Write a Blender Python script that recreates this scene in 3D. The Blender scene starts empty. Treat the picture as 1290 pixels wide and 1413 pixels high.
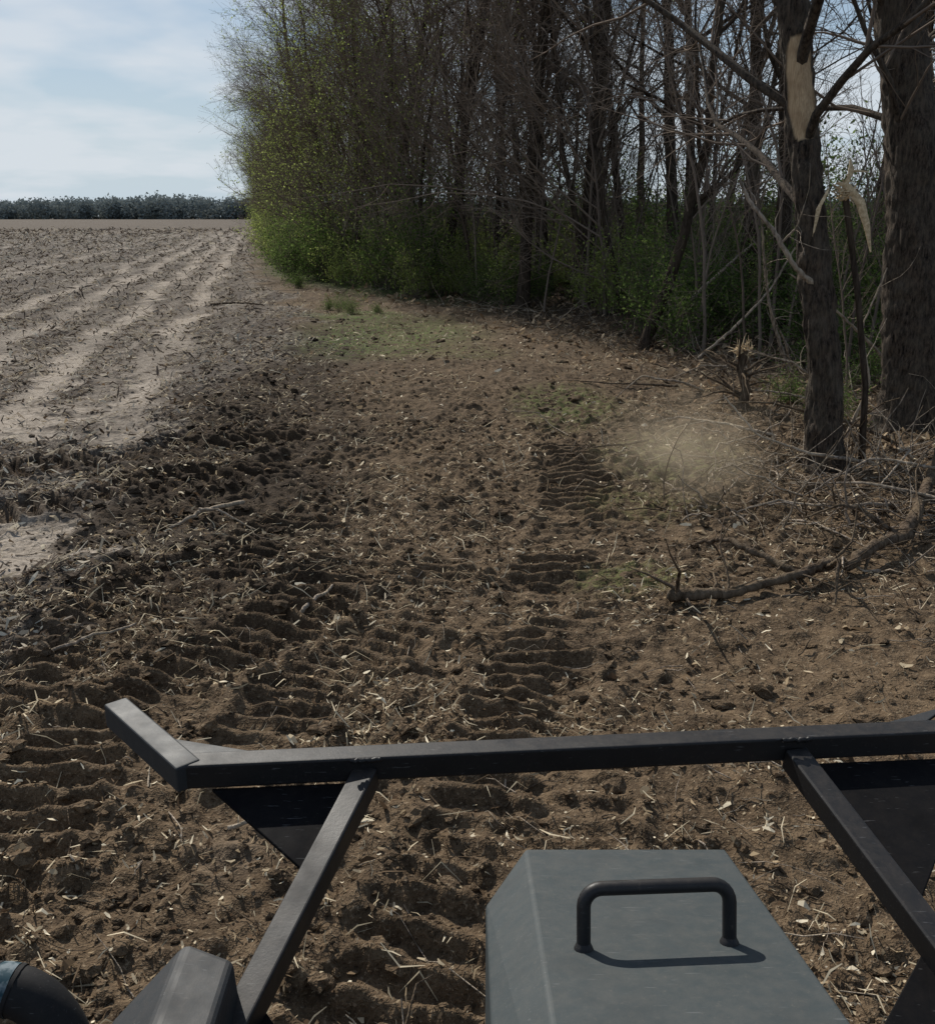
import bpy, bmesh, math, random
import numpy as np
from mathutils import Vector
RNG=np.random.default_rng(7)
S=bpy.context.scene
# ------------------------------------------------------------------ helpers
def link(o):
    S.collection.objects.link(o); return o
def mk_mesh(name,V,Q,smooth=True,col=None,colname='zone',mats=(),midx=None,col2=None):
    V=np.asarray(V,dtype=np.float32); Q=np.asarray(Q,dtype=np.int32)
    k=Q.shape[1]
    m=bpy.data.meshes.new(name)
    m.vertices.add(len(V)); m.vertices.foreach_set('co',V.ravel())
    m.loops.add(Q.size); m.loops.foreach_set('vertex_index',Q.ravel())
    m.polygons.add(len(Q))
    m.polygons.foreach_set('loop_start',np.arange(0,Q.size,k,dtype=np.int32))
    m.polygons.foreach_set('use_smooth',np.full(len(Q),smooth,dtype=bool))
    for a in mats: m.materials.append(a)
    if midx is not None: m.polygons.foreach_set('material_index',np.asarray(midx,dtype=np.int32))
    for cn,cv in ((colname,col),('damp_and_far_dark',col2)):
        if cv is not None:
            c=m.color_attributes.new(name=cn,type='FLOAT_COLOR',domain='POINT')
            cc=np.ones((len(V),4),dtype=np.float32); cc[:,:3]=cv
            c.data.foreach_set('color',cc.ravel())
    m.update(calc_edges=True)
    return m
def h2(xi,yi,seed):
    a=(xi.astype(np.int64)*374761393+yi.astype(np.int64)*668265263+seed*974634777)&0xffffffff
    a=((a^(a>>13))*1274126177)&0xffffffff
    a=(a^(a>>16))
    return (a&0xffffff)/float(0xffffff)
def vn(x,y,seed=0):
    xi=np.floor(x);yi=np.floor(y);fx=x-xi;fy=y-yi
    fx=fx*fx*(3-2*fx);fy=fy*fy*(3-2*fy)
    a=h2(xi,yi,seed);b=h2(xi+1,yi,seed);c=h2(xi,yi+1,seed);d=h2(xi+1,yi+1,seed)
    return (a*(1-fx)+b*fx)*(1-fy)+(c*(1-fx)+d*fx)*fy
def sst(a,b,x):
    t=np.clip((x-a)/(b-a),0,1); return t*t*(3-2*t)
EY=np.array([-400,-20,8,11,14,16.8,18.8,26.2,31,42.7,84.5,300,420,2000.])
EX=np.array([ 9, 9,6.6,6.2,5.2,4.4,3.5,1.05,-1.9,-7.5,-16,-61,-86,-86.])
def edgeX(y): return np.interp(y,EY,EX)
BY=np.array([-2000,0,5.2,6.3,9.6,15.2,26.1,42,84,420,2000.])
BX=np.array([-2.4,-2.4,-2.7,-2.75,-3.3,-3.35,-4.3,-9.0,-18,-90,-90.])
def bordX(y): return np.interp(y,BY,BX)
TR=[([(-.50,1.5),(-.22,2.5),(.08,3.3),(.30,4.3),(.42,5.4),(.72,7.0),(1.05,9.0),(1.0,11.0)],.31,.17,1.35),
    ([(-1.65,1.5),(-1.85,3.0),(-1.75,4.2),(-1.35,5.2),(-.9,6.1),(-.75,7.6)],.32,.165,1.45),
    ([(-2.4,1.8),(-2.65,3.6),(-2.3,5.3),(-1.7,6.6),(-1.3,8.2)],.31,.17,1.45),
    ([(-6.5,8.0),(-4.3,9.1),(-2.7,10.3),(-1.8,11.6)],.36,.21,2.2),
    ([(-5.4,6.6),(-3.5,7.9),(-2.2,9.1),(-1.5,10.4)],.33,.20,2.0),
    ([(.75,5.4),(1.3,7.4),(1.9,9.2)],.2,.15,.5),
    ([(-1.0,3.6),(-.85,4.6),(-.4,5.6),(-.1,7.2)],.26,.16,1.0),
    ([(.15,2.0),(.35,3.0),(.62,4.2)],.2,.165,.7)]
def tread(x,y):
    dh=np.zeros_like(x);mk=np.zeros_like(x)
    sub=np.where((np.abs(x)<8)&(y>1)&(y<14))[0]
    if len(sub)==0: return dh,mk
    X=x[sub];Y=y[sub]
    for ti,(pts,w,pitch,amp) in enumerate(TR):
        best=np.full(len(X),9.0);par=np.zeros(len(X));sd=np.zeros(len(X));acc=0
        for a,b in zip(pts[:-1],pts[1:]):
            ax,ay=a;bx,by=b;L=math.hypot(bx-ax,by-ay);dx=(bx-ax)/L;dy=(by-ay)/L
            s=np.clip((X-ax)*dx+(Y-ay)*dy,0,L)
            px=X-ax-s*dx;py=Y-ay-s*dy;d=np.hypot(px,py)
            m=d<best;best[m]=d[m];par[m]=(acc+s)[m];sd[m]=(px*dy-py*dx)[m];acc+=L
        rag=(vn(X*9,Y*9,50+ti)-.5)*.15+(vn(X*3,Y*3,55+ti)-.5)*.10
        mask=1-sst(w-.06,w+.05,best+rag)
        wob=(vn(X*3,Y*3,60+ti)-.5)*1.1+(vn(X*14,Y*14,61+ti)-.5)*1.1
        ph=par/pitch*2*math.pi+wob+np.abs(sd)*2.6
        sn=np.sin(ph+.45*np.sin(ph))
        tooth=np.clip(sn+.1,0,1.1)**.6
        q=sst(.22,.5,vn(X*1.5+7,Y*1.5,70+ti))*.65+.35
        e=1-sst(acc-.6,acc,par)
        d=mask*e*amp*(-.032+.058*tooth*q*(.68+.55*vn(X*11,Y*11,66)))
        rim=np.exp(-((best-w-.04)/.06)**2)*.022*amp*e*(vn(X*6,Y*6,80)+.3)
        dh[sub]=dh[sub]*(1-.85*mask*e)+d+rim; mk[sub]=np.maximum(mk[sub],mask*q*min(amp,1)*e)
    return dh,mk
def fieldmask(x,y):
    n=(vn(x*.9,y*.9,3)-.5)*1.3+(vn(x*3,y*3,4)-.5)*.8
    return 1-sst(-.35,.35,x-bordX(y)+n)
TD=(-.205,.979)
def lanes(x,y):
    out=np.zeros_like(x)
    for (x0,y0,w,a,ymin) in [(-4.45,12.8,.29,1.0,9.5),(-6.0,13.1,.25,1.0,9),(-7.9,13.9,.28,.95,6),(-9.5,14.3,.25,.9,6),(-5.2,13,.12,.4,10),(-13.2,14,.28,.7,0),(-15,14,.28,.65,0),(-23,14,.34,.55,0),(-25,14,.34,.55,0),(-38,14,.4,.45,0),(-40,14,.4,.45,0)]:
        d=(x-x0)*TD[1]-(y-y0)*TD[0]
        d=d+(vn(y*.35,x*0+y0,9)-.5)*.35+(vn(x*5,y*5,10)-.5)*.4+(vn(x*1.6,y*1.6,19)-.5)*.35
        out=np.maximum(out,a*(1-sst(w*.3,w*1.8,np.abs(d)))*sst(ymin,ymin+2,y)*(.45+.55*sst(.3,.6,vn(x*1.2,y*.7,12))))
    for (cx,cy,rx,ry) in [(-3.15,6.9,.8,.8),(-3.9,6.3,.9,.7),(-5.4,11.5,1.0,1.2),(-2.3,7.5,.35,.2),(-.9,3.25,.25,.35),(-5.0,10.6,.9,.35)]:
        q=np.hypot((x-cx)/rx,(y-cy)/ry)+(vn(x*2.5,y*2.5,15)-.5)*1.0+(vn(x*9,y*9,16)-.5)*.4
        out=np.maximum(out,.9*(1-sst(.5,1.2,q)))
    return out
def hgt(x,y,full=False):
    x=np.asarray(x,dtype=float);y=np.asarray(y,dtype=float)
    sp=np.maximum(.02+.02*np.maximum(np.abs(x)-5,0),np.maximum(.018+.012*np.maximum(y-12,0),.018+.05*np.maximum(1.4-y,0)))
    def W(f): return np.clip(1.6-sp*f*1.6,0,1)
    fm=fieldmask(x,y);ln=lanes(x,y)*np.clip(fm*3+.3,0,1)
    dh,mk=tread(x,y)
    flat=(1-.70*mk)
    smooth_r=1-.35*sst(.4,1.4,x)*(1-sst(5,8,y))
    z=(vn(x*.25,y*.25,1)-.5)*.16*W(.25)+(vn(x*.8,y*.8,2)-.5)*.09*W(.8)
    rough=(1-.35*fm)*(1-.75*ln)*flat*smooth_r
    z=z+rough*((vn(x*2.6,y*2.6,21)-.5)*.075*W(2.6))
    n=vn(x*6.3,y*6.3,22); z=z+rough*np.abs(n-.5)*-.08*W(6.3)
    n=vn(x*13+3,y*13,23); z=z+rough*(np.clip(n-.42,0,1)*.10)*W(13)*(.3+vn(x*1.7,y*1.7,33))
    n=vn(x*27,y*27,24);z=z+rough*np.clip(n-.35,0,1)*.042*W(27)
    z=z+rough*(vn(x*50,y*50,25)-.5)*.022*W(50)
    z=z-.03*ln+dh
    z=z+.07*np.exp(-((x-bordX(y)-.2)/.35)**2)*sst(4,8,y)*(1-sst(22,30,y))*(.4+vn(x*2,y*2,31))
    z=z+.22*sst(-.5,4,x-edgeX(y))*(1-sst(250,400,np.abs(y)))
    if full: return z,fm,ln,mk
    return z
def H1(x,y): return float(hgt(np.array([x]),np.array([y]))[0])
# ------------------------------------------------------------------ materials
def newmat(name):
    m=bpy.data.materials.new(name);m.use_nodes=True;nt=m.node_tree;nt.nodes.clear()
    out=nt.nodes.new('ShaderNodeOutputMaterial');return m,nt,out
class NB:
    def __init__(s,nt): s.nt=nt
    def n(s,t,**k):
        q=s.nt.nodes.new(t)
        for a,b in k.items(): setattr(q,a,b)
        return q
    def l(s,a,b): s.nt.links.new(a,b)
    def noise(s,vec,scale,detail=4,rough=.6):
        q=s.n('ShaderNodeTexNoise');q.inputs['Scale'].default_value=scale;q.inputs['Detail'].default_value=detail;q.inputs['Roughness'].default_value=rough
        if vec is not None: s.l(vec,q.inputs['Vector'])
        return q.outputs['Fac']
    def ramp(s,fac,stops,interp='LINEAR'):
        q=s.n('ShaderNodeValToRGB');q.color_ramp.interpolation=interp
        e=q.color_ramp.elements
        while len(e)<len(stops): e.new(.5)
        for i,(p,c) in enumerate(stops):
            e[i].position=p;e[i].color=(c[0],c[1],c[2],1) if hasattr(c,'__len__') else (c,c,c,1)
        s.l(fac,q.inputs[0]);return q.outputs[0]
    def mix(s,f,a,b,bt='MIX'):
        q=s.n('ShaderNodeMix',data_type='RGBA',blend_type=bt)
        for inp,v in ((q.inputs[0],f),(q.inputs[6],a),(q.inputs[7],b)):
            if hasattr(v,'is_linked') : s.l(v,inp)
            elif hasattr(v,'__len__'): inp.default_value=(v[0],v[1],v[2],1)
            else: inp.default_value=v
        return q.outputs[2]
    def math(s,op,a,b=None,clamp=False):
        q=s.n('ShaderNodeMath',operation=op,use_clamp=clamp)
        for inp,v in ((q.inputs[0],a),(q.inputs[1],b)):
            if v is None: continue
            if hasattr(v,'is_linked'): s.l(v,inp)
            else: inp.default_value=v
        return q.outputs[0]
    def bump(s,h,strength,dist,prev=None):
        q=s.n('ShaderNodeBump');q.inputs['Strength'].default_value=strength;q.inputs['Distance'].default_value=dist
        s.l(h,q.inputs['Height'])
        if prev is not None: s.l(prev,q.inputs['Normal'])
        return q.outputs[0]
    def pbsdf(s,out,col,rough=.9,spec=.2,normal=None,metal=0):
        q=s.n('ShaderNodeBsdfPrincipled')
        if hasattr(col,'is_linked'): s.l(col,q.inputs['Base Color'])
        else: q.inputs['Base Color'].default_value=(*col,1)
        if hasattr(rough,'is_linked'): s.l(rough,q.inputs['Roughness'])
        else: q.inputs['Roughness'].default_value=rough
        q.inputs['Specular IOR Level'].default_value=spec;q.inputs['Metallic'].default_value=metal
        if normal is not None: s.l(normal,q.inputs['Normal'])
        s.l(q.outputs[0],out.inputs[0]);return q
# ground
mg,nt,out=newmat('soil_and_field');b=NB(nt)
pos=b.n('ShaderNodeNewGeometry').outputs['Position']
at=b.n('ShaderNodeAttribute',attribute_name='zone');sep=b.n('ShaderNodeSeparateColor');b.l(at.outputs['Color'],sep.inputs[0])
FR,FG,FB=sep.outputs
at2=b.n('ShaderNodeAttribute',attribute_name='damp_and_far_dark');sep2=b.n('ShaderNodeSeparateColor');b.l(at2.outputs['Color'],sep2.inputs[0]);DM=sep2.outputs[0]
n1=b.noise(pos,.7,2);n2=b.noise(pos,10,4,.7);n3=b.noise(pos,60,2,.75);n4=b.noise(pos,24,3,.8)
mp=b.n('ShaderNodeMapping');mp.inputs['Rotation'].default_value=(0,0,-.206);mp.inputs['Scale'].default_value=(1.4,.09,1);b.l(pos,mp.inputs[0]);n5=b.noise(mp.outputs[0],1,3,.7)
soil=b.ramp(n2,[(.34,(.031,.021,.013)),(.5,(.082,.056,.034)),(.66,(.148,.104,.064))])
soil=b.mix(b.ramp(n1,[(.35,0),(.65,.7)]),soil,b.mix(.5,soil,(.165,.114,.068)))
soil=b.mix(b.ramp(n3,[(.58,0),(.68,.7)]),soil,(.26,.20,.135))
soil=b.mix(b.ramp(n3,[(.32,.6),(.42,0)]),soil,(.018,.013,.009))
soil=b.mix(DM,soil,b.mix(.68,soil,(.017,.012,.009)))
field=b.ramp(n2,[(.32,(.052,.041,.034)),(.5,(.115,.095,.078)),(.68,(.20,.17,.142))])
field=b.mix(b.ramp(n4,[(.54,0),(.62,.85)]),field,(.31,.268,.21))
field=b.mix(b.ramp(n4,[(.36,.7),(.46,0)]),field,(.040,.030,.024))
field=b.mix(b.ramp(n5,[(.42,.75),(.55,0)]),field,(.060,.047,.038))
field=b.mix(b.ramp(n5,[(.55,0),(.66,.45)]),field,(.22,.188,.155))
c=b.mix(FR,soil,field)
pk=b.ramp(n2,[(.3,(.25,.207,.163)),(.7,(.44,.38,.315))])
pk=b.mix(b.ramp(n3,[(.60,0),(.72,.5)]),pk,(.12,.095,.075))
c=b.mix(b.math('MULTIPLY',FG,b.ramp(n4,[(.36,.4),(.52,.95)])),c,pk)
gr=b.ramp(n4,[(.35,(.03,.05,.012)),(.65,(.11,.17,.035))])
c=b.mix(b.math('MULTIPLY',FB,b.ramp(n2,[(.44,0),(.56,.9)])),c,gr)
nr=b.bump(n2,.8,.04);nr=b.bump(n3,.9,.015,nr)
b.pbsdf(out,c,.95,.12,nr)
# bark
def barkmat(name,dark,light,sc=1):
    m,nt,out=newmat(name);b=NB(nt)
    tc=b.n('ShaderNodeTexCoord').outputs['Object']
    mp=b.n('ShaderNodeMapping');mp.inputs['Scale'].default_value=(1,1,.18);b.l(tc,mp.inputs[0])
    a=b.noise(mp.outputs[0],28*sc,3,.65);c2=b.noise(tc,3,2)
    col=b.ramp(a,[(.35,dark),(.68,light)])
    col=b.mix(b.ramp(c2,[(.4,0),(.7,.5)]),col,(light[0]*1.3,light[1]*1.3,light[2]*1.15))
    d=b.n('ShaderNodeBsdfDiffuse');b.l(col,d.inputs[0]);b.l(b.bump(a,.9,.03),d.inputs['Normal']);b.l(d.outputs[0],out.inputs[0]);return m
m_bark=barkmat('dark_bark',(.018,.014,.011),(.080,.062,.049))
m_fallen=barkmat('fallen_bark',(.035,.025,.018),(.15,.115,.085))
def plain(name,c0,c1,tr=0):
    m,nt,out=newmat(name);b=NB(nt);r=b.n('ShaderNodeObjectInfo').outputs['Random']
    tc=b.n('ShaderNodeTexCoord').outputs['Object'];a=b.noise(tc,1.3,1)
    d=b.n('ShaderNodeBsdfDiffuse');b.l(b.mix(b.math('MULTIPLY',b.math('ADD',r,a),.5),c0,c1),d.inputs[0]);b.l(d.outputs[0],out.inputs[0]);return m
m_twig=plain('grey_twig_bark',(.070,.053,.042),(.28,.225,.18))
m_palebranch=barkmat('weathered_branch',(.10,.08,.06),(.40,.33,.265))
m,nt,out=newmat('bark_with_blaze');b=NB(nt);m_bark2=m
tc=b.n('ShaderNodeTexCoord').outputs['Object'];mp=b.n('ShaderNodeMapping');mp.inputs['Scale'].default_value=(1,1,.25);b.l(tc,mp.inputs[0])
a=b.noise(mp.outputs[0],34,5,.75);fi=b.n('ShaderNodeMapping');fi.inputs['Scale'].default_value=(1,1,.03);b.l(tc,fi.inputs[0])
f2=b.noise(fi.outputs[0],120,3);a3=b.noise(tc,5,3)
bark=b.ramp(a,[(.38,(.009,.007,.006)),(.62,(.10,.074,.054))])
bark=b.mix(b.ramp(a3,[(.4,0),(.65,.4)]),bark,(.12,.10,.075))
wood=b.ramp(f2,[(.3,(.36,.24,.13)),(.7,(.66,.48,.30))])
wood=b.mix(b.ramp(a3,[(.45,0),(.7,.5)]),wood,(.26,.16,.085))
at=b.n('ShaderNodeAttribute',attribute_name='zone');sep=b.n('ShaderNodeSeparateColor');b.l(at.outputs['Color'],sep.inputs[0])
b.pbsdf(out,b.mix(sep.outputs[0],bark,wood),.9,.15,b.bump(a,.9,.03))
m,nt,out=newmat('torn_wood');b=NB(nt);m_torn=m
tc=b.n('ShaderNodeTexCoord').outputs['Object'];a=b.noise(tc,40,4)
b.pbsdf(out,b.ramp(a,[(.3,(.34,.24,.13)),(.7,(.72,.57,.37))]),.85,.2)
def leafmat(name,stops,trans=.45):
    m,nt,out=newmat(name);b=NB(nt)
    at=b.n('ShaderNodeAttribute',attribute_name='rnd')
    sep=b.n('ShaderNodeSeparateColor');b.l(at.outputs['Color'],sep.inputs[0])
    oi=b.n('ShaderNodeObjectInfo').outputs['Random']
    col=b.ramp(sep.outputs[0],stops)
    col=b.mix(b.math('MULTIPLY',oi,.30),col,(.045,.058,.020))
    d=b.n('ShaderNodeBsdfDiffuse');t=b.n('ShaderNodeBsdfTranslucent');mx=b.n('ShaderNodeMixShader');mx.inputs[0].default_value=trans
    b.l(col,d.inputs[0]);b.l(col,t.inputs[0]);b.l(d.outputs[0],mx.inputs[1]);b.l(t.outputs[0],mx.inputs[2]);b.l(mx.outputs[0],out.inputs[0]);return m
m_leaf=leafmat('shrub_leaves',[(0,(.045,.075,.020)),(.6,(.105,.165,.045)),(1,(.21,.285,.085))],.5)
m_bud=leafmat('spring_leaves',[(0,(.17,.21,.05)),(.6,(.31,.38,.10)),(1,(.46,.52,.18))],.5)
m_far_haze=leafmat('distant_foliage_with_haze',[(0,(.18,.21,.22)),(.6,(.24,.27,.275)),(1,(.29,.32,.32))],.2)  # aerial haze is mixed into these pale bluish leaf colours
m,nt,out=newmat('plant_litter');b=NB(nt);m_lit=m
at=b.n('ShaderNodeAttribute',attribute_name='rnd')
d=b.n('ShaderNodeBsdfDiffuse');t=b.n('ShaderNodeBsdfTranslucent');mx=b.n('ShaderNodeMixShader');mx.inputs[0].default_value=.25
b.l(at.outputs['Color'],d.inputs[0]);b.l(at.outputs['Color'],t.inputs[0]);b.l(d.outputs[0],mx.inputs[1]);b.l(t.outputs[0],mx.inputs[2]);b.l(mx.outputs[0],out.inputs[0])
# steel
def steel(name,base,rough,dust=.5,dcol=(.13,.10,.075),spec=.45):
    m,nt,out=newmat(name);b=NB(nt)
    tc=b.n('ShaderNodeTexCoord').outputs['Object'];g=b.n('ShaderNodeNewGeometry')
    a=b.noise(tc,9,3,.6);a2=b.noise(tc,130,4,.75);a4=b.noise(tc,38,4,.7)
    mp=b.n('ShaderNodeMapping');mp.inputs['Scale'].default_value=(5,60,60);mp.inputs['Rotation'].default_value=(.2,0,.6);b.l(tc,mp.inputs[0])
    sc=b.noise(mp.outputs[0],4,2,.6)
    sx=b.n('ShaderNodeSeparateXYZ');b.l(g.outputs['Normal'],sx.inputs[0])
    up=b.math('MULTIPLY',b.math('MAXIMUM',sx.outputs[2],.15),b.ramp(a4,[(.38,.05),(.7,.5)]))
    f=b.math('MULTIPLY',b.math('ADD',up,b.math('MULTIPLY',b.ramp(a2,[(.60,0),(.70,1)]),.6)),dust,True)
    col=b.mix(f,base,dcol)
    col=b.mix(b.ramp(a,[(.5,0),(.68,.30)]),col,(base[0]*.45,base[1]*.45,base[2]*.45))
    col=b.mix(b.ramp(sc,[(.68,0),(.72,.3)]),col,(.18,.18,.18))
    r=b.ramp(a,[(.3,rough),(.7,min(1,rough+.2))])
    b.pbsdf(out,col,r,spec,b.bump(a2,.2,.0015));return m
m_black=steel('black_painted_steel',(.008,.008,.009),.42,.42,(.11,.085,.065),.35)
m_plate_shade=steel('black_plate_with_shade',(.004,.004,.005),.7,.08,spec=.1)  # shade on the turned-away gussets is put into this blacker colour
m_lid=steel('grey_painted_steel',(.034,.044,.047),.50,.40,(.15,.13,.108),.35)
m_dark=steel('dark_grey_steel',(.022,.025,.028),.5,.30,spec=.35)
m_rub=steel('black_rubber',(.008,.008,.009),.6,.15,spec=.25)
m,nt,out=newmat('hose_label');b=NB(nt);m_lab=m
tc=b.n('ShaderNodeTexCoord').outputs['Object'];a=b.noise(tc,45,3)
b.pbsdf(out,b.ramp(a,[(.44,(.012,.04,.055)),(.56,(.13,.16,.175))]),.7,.2)
# ------------------------------------------------------------------ ground
def axis(lo,hi,step,gpos,gneg,far_p,far_n):
    c=list(np.arange(lo,hi,step));s=step;x=c[-1]
    while x<far_p: s=step+gpos*(x-hi if x>hi else 0);x+=s;c.append(x)
    s=step;x=c[0];n=[]
    while x>-far_n: s=step+gneg*(lo-x if x<lo else 0);x-=s;n.append(x)
    return np.array(n[::-1]+c)
gx=axis(-5,5,.0195,.02,.02,1500,1500);gy=axis(1.4,12,.017,.0115,.06,1900,800)
NX,NY=len(gx),len(gy)
X,Y=np.meshgrid(gx,gy);X=X.ravel();Y=Y.ravel()
Z,fm,ln,mk=hgt(X,Y,True)
green=np.zeros_like(X)
d=X-edgeX(Y)
green=np.maximum(green,sst(-1.6,-.2,d)*(1-sst(.8,2,d))*sst(24,32,Y)*.9)
for cx,cy,rx,ry,a in [(-1.6,21,2.4,5.0,.85),(1.3,13,.9,1.8,.6),(1.1,6.3,.5,.4,.5),(1.6,8.3,.7,.8,.35),(-2.8,25,1.8,1.8,1),(2.1,10.0,.9,1.3,.5),(-.2,17.5,1.2,1.4,.4)]:
    green=np.maximum(green,a*(1-sst(.4,1.1,np.hypot((X-cx)/rx,(Y-cy)/ry))))
def dampf(x,y):
    d=x-bordX(y);n=(vn(x*.8,y*.8,91)-.5)*1.2
    a=sst(-1.2,-.4,d+n*.3)*(1-sst(1.0,2.6,d+n))*sst(4,6.5,y)*(1-sst(18,26,y))
    w=sst(-2.2,.5,x-edgeX(y)+n)*.75
    tk=tread(x,y)[1]*.7*sst(1.5,2.6,-x)*sst(6,7.5,y)
    return np.clip(np.maximum(np.maximum(a,w),tk),0,1)
dmp=dampf(X,Y)
ii=(np.arange(NY-1)[:,None]*NX+np.arange(NX-1)[None,:]).ravel()
Q=np.stack([ii,ii+1,ii+NX+1,ii+NX],1)
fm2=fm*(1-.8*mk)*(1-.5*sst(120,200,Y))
gm=mk_mesh('ground',np.stack([X,Y,Z],1),Q,True,np.stack([fm2,ln*np.clip(fm*2+.35,0,1)*(1-.8*mk)*(1-sst(150,220,Y)),green],1),'zone',[mg],None,np.stack([dmp+.5*sst(120,200,Y)]*3,1))  # second mask: damp soil, plus plain darkening of the far ground with distance
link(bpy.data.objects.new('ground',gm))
# ------------------------------------------------------------------ litter
def scatter_strips(N,Lr,Wr,Yr,colf,name,rng,zoff=.006,xs=.5,filt=None,up=.35,grow=18.):
    u=rng.random(N);y=Yr[0]*np.exp(u*math.log(Yr[1]/Yr[0]));x=(rng.random(N)*2-1)*(xs*y+1.2)
    if filt is not None:
        k=rng.random(N)<filt(x,y);x=x[k];y=y[k]
    N=len(x);sc=1+y/grow
    L=(Lr[0]+(Lr[1]-Lr[0])*rng.random(N)**2)*sc;W=(Wr[0]+(Wr[1]-Wr[0])*rng.random(N))*sc
    th=rng.random(N)*2*math.pi;ti=rng.normal(0,up,N);ro=rng.normal(0,.6,N)
    dx=np.stack([np.cos(th)*np.cos(ti),np.sin(th)*np.cos(ti),np.sin(ti)],1)
    sd=np.stack([-np.sin(th)*np.cos(ro),np.cos(th)*np.cos(ro),np.sin(ro)],1)
    z=hgt(x,y)+zoff+np.abs(np.sin(ti))*L*.45+np.abs(np.sin(ro))*W*.4
    c=np.stack([x,y,z],1);bend=(rng.normal(0,.16,N)*L)[:,None]*np.array([0,0,1.])+(rng.normal(0,.12,N)*L)[:,None]*sd
    V=np.zeros((N,6,3))
    hw=(W/2)[:,None]*sd;hl=(L/2)[:,None]*dx
    V[:,0]=c-hl-hw*.6;V[:,1]=c-hl+hw*.5;V[:,2]=c+bend-hw;V[:,3]=c+bend+hw;V[:,4]=c+hl-hw*.4;V[:,5]=c+hl+hw*.3
    base=np.arange(N)[:,None]*6
    Qs=np.concatenate([base+np.array([0,2,3,1]),base+np.array([2,4,5,3])])
    col=np.repeat(colf(rng,N),6,axis=0)
    m=mk_mesh(name,V.reshape(-1,3),Qs,False,col,'rnd',[m_lit]);link(bpy.data.objects.new(name,m))
def pal(cols,w):
    cols=np.array(cols);w=np.array(w)/sum(w)
    def f(rng,N):
        i=rng.choice(len(cols),N,p=w);return cols[i]*(.7+.6*rng.random((N,1)))
    return f
def notlane(x,y): return np.where(lanes(x,y)*fieldmask(x,y)>.3,.2,1)
P_leaf=pal([(.50,.41,.28),(.72,.63,.47),(.17,.12,.075),(.09,.06,.038),(.34,.26,.165)],[2.4,1.6,3.0,2.4,2.5])
P_st=pal([(.60,.51,.36),(.38,.32,.22),(.14,.10,.065)],[2.6,2,2])
def dens(x,y): return np.where((x>.7)&(y<5.5),.4,1)*notlane(x,y)*(.18+1.0*sst(.38,.66,vn(x*1.6,y*1.6,44)*.65+vn(x*5,y*5,45)*.35))*(1-.6*tread(x,y)[1])
scatter_strips(90000,(.010,.050),(.003,.012),(1.8,30),P_leaf,'wood_chips',RNG,filt=dens)
scatter_strips(4200,(.03,.075),(.012,.030),(1.8,26),P_leaf,'dry_leaves',RNG,filt=lambda x,y:np.where((x<-.3)|((x>1.0)&(y>4.5)),1,.25)*notlane(x,y)*(1-.7*tread(x,y)[1])*(.3+.9*sst(.35,.6,vn(x*1.8,y*1.8,44))))
scatter_strips(24000,(.04,.17),(.003,.007),(1.8,34),P_st,'straw_stalks',RNG,filt=lambda x,y:dens(x,y)*np.where(x<.2,1,.6))
P_f=pal([(.42,.37,.29),(.27,.23,.185),(.09,.07,.055),(.52,.47,.38)],[2,3,5,.8])
scatter_strips(75000,(.03,.12),(.008,.022),(5,190),P_f,'corn_stubble',RNG,xs=.55,filt=lambda x,y:fieldmask(x,y)*notlane(x,y),up=.3,grow=16)
P_w=pal([(.26,.185,.12),(.12,.082,.052),(.42,.32,.21)],[3,2.5,2])
scatter_strips(18000,(.04,.1),(.02,.05),(5.5,34),P_w,'forest_leaf_litter',RNG,xs=.62,filt=lambda x,y:sst(-3.4,0,x-edgeX(y)),up=.4)
# clods
def clods(N,name,rng,smin,smax,Yr,filt,sub=2):
    bm=bmesh.new();bmesh.ops.create_icosphere(bm,subdivisions=sub,radius=1)
    bv=np.array([v.co[:] for v in bm.verts]);bf=np.array([[v.index for v in f.verts] for f in bm.faces]);bm.free()
    u=rng.random(N);y=Yr[0]*np.exp(u*math.log(Yr[1]/Yr[0]));x=(rng.random(N)*2-1)*(.5*y+1)
    k=rng.random(N)<filt(x,y);x=x[k];y=y[k];N=len(x)
    s=(smin+(smax-smin)*rng.random(N)**3)*(1+y/25);z=hgt(x,y)+s*.15
    lib=[]
    for i in range(60):
        f=rng.normal(0,1,(3,3));ph=rng.random(3)*6
        q=1+.22*np.sin(bv@f[0]*2.2+ph[0])+.18*np.sin(bv@f[1]*4+ph[1])+.14*np.sin(bv@f[2]*8+ph[2])+rng.normal(0,.09,len(bv))
        lib.append(bv*q[:,None]*np.array([1,.55+.45*rng.random(),.4+.3*rng.random()]))
    lib=np.array(lib);a=rng.random(N)*6.3;ca,sa=np.cos(a),np.sin(a);B=lib[rng.integers(0,60,N)]
    V=np.stack([B[...,0]*ca[:,None]-B[...,1]*sa[:,None],B[...,0]*sa[:,None]+B[...,1]*ca[:,None],B[...,2]],-1)*s[:,None,None]+np.stack([x,y,z],1)[:,None]
    F=(np.arange(N)[:,None,None]*len(bv)+bf[None]).reshape(-1,3)
    fmv=fieldmask(x,y);n=len(bv);col=np.repeat(np.stack([fmv*.6,fmv*0,fmv*0],1),n,axis=0);dm=np.repeat(np.stack([dampf(x,y)]*3,1),n,axis=0)
    m=mk_mesh(name,V.reshape(-1,3),F,False,col,'zone',[mg],None,dm);link(bpy.data.objects.new(name,m))
def cf(x,y):
    d=x-bordX(y);return (np.where(d>-1,.5,.2)+.5*np.exp(-((d-.4)/.8)**2))*np.where((x>.7)&(y<6),.5,1)*notlane(x,y)*(1-.75*tread(x,y)[1])
clods(4800,'soil_clods',RNG,.010,.055,(1.9,24),cf,2)
clods(38000,'soil_crumbs',RNG,.004,.022,(1.9,22),cf,1)
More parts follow.
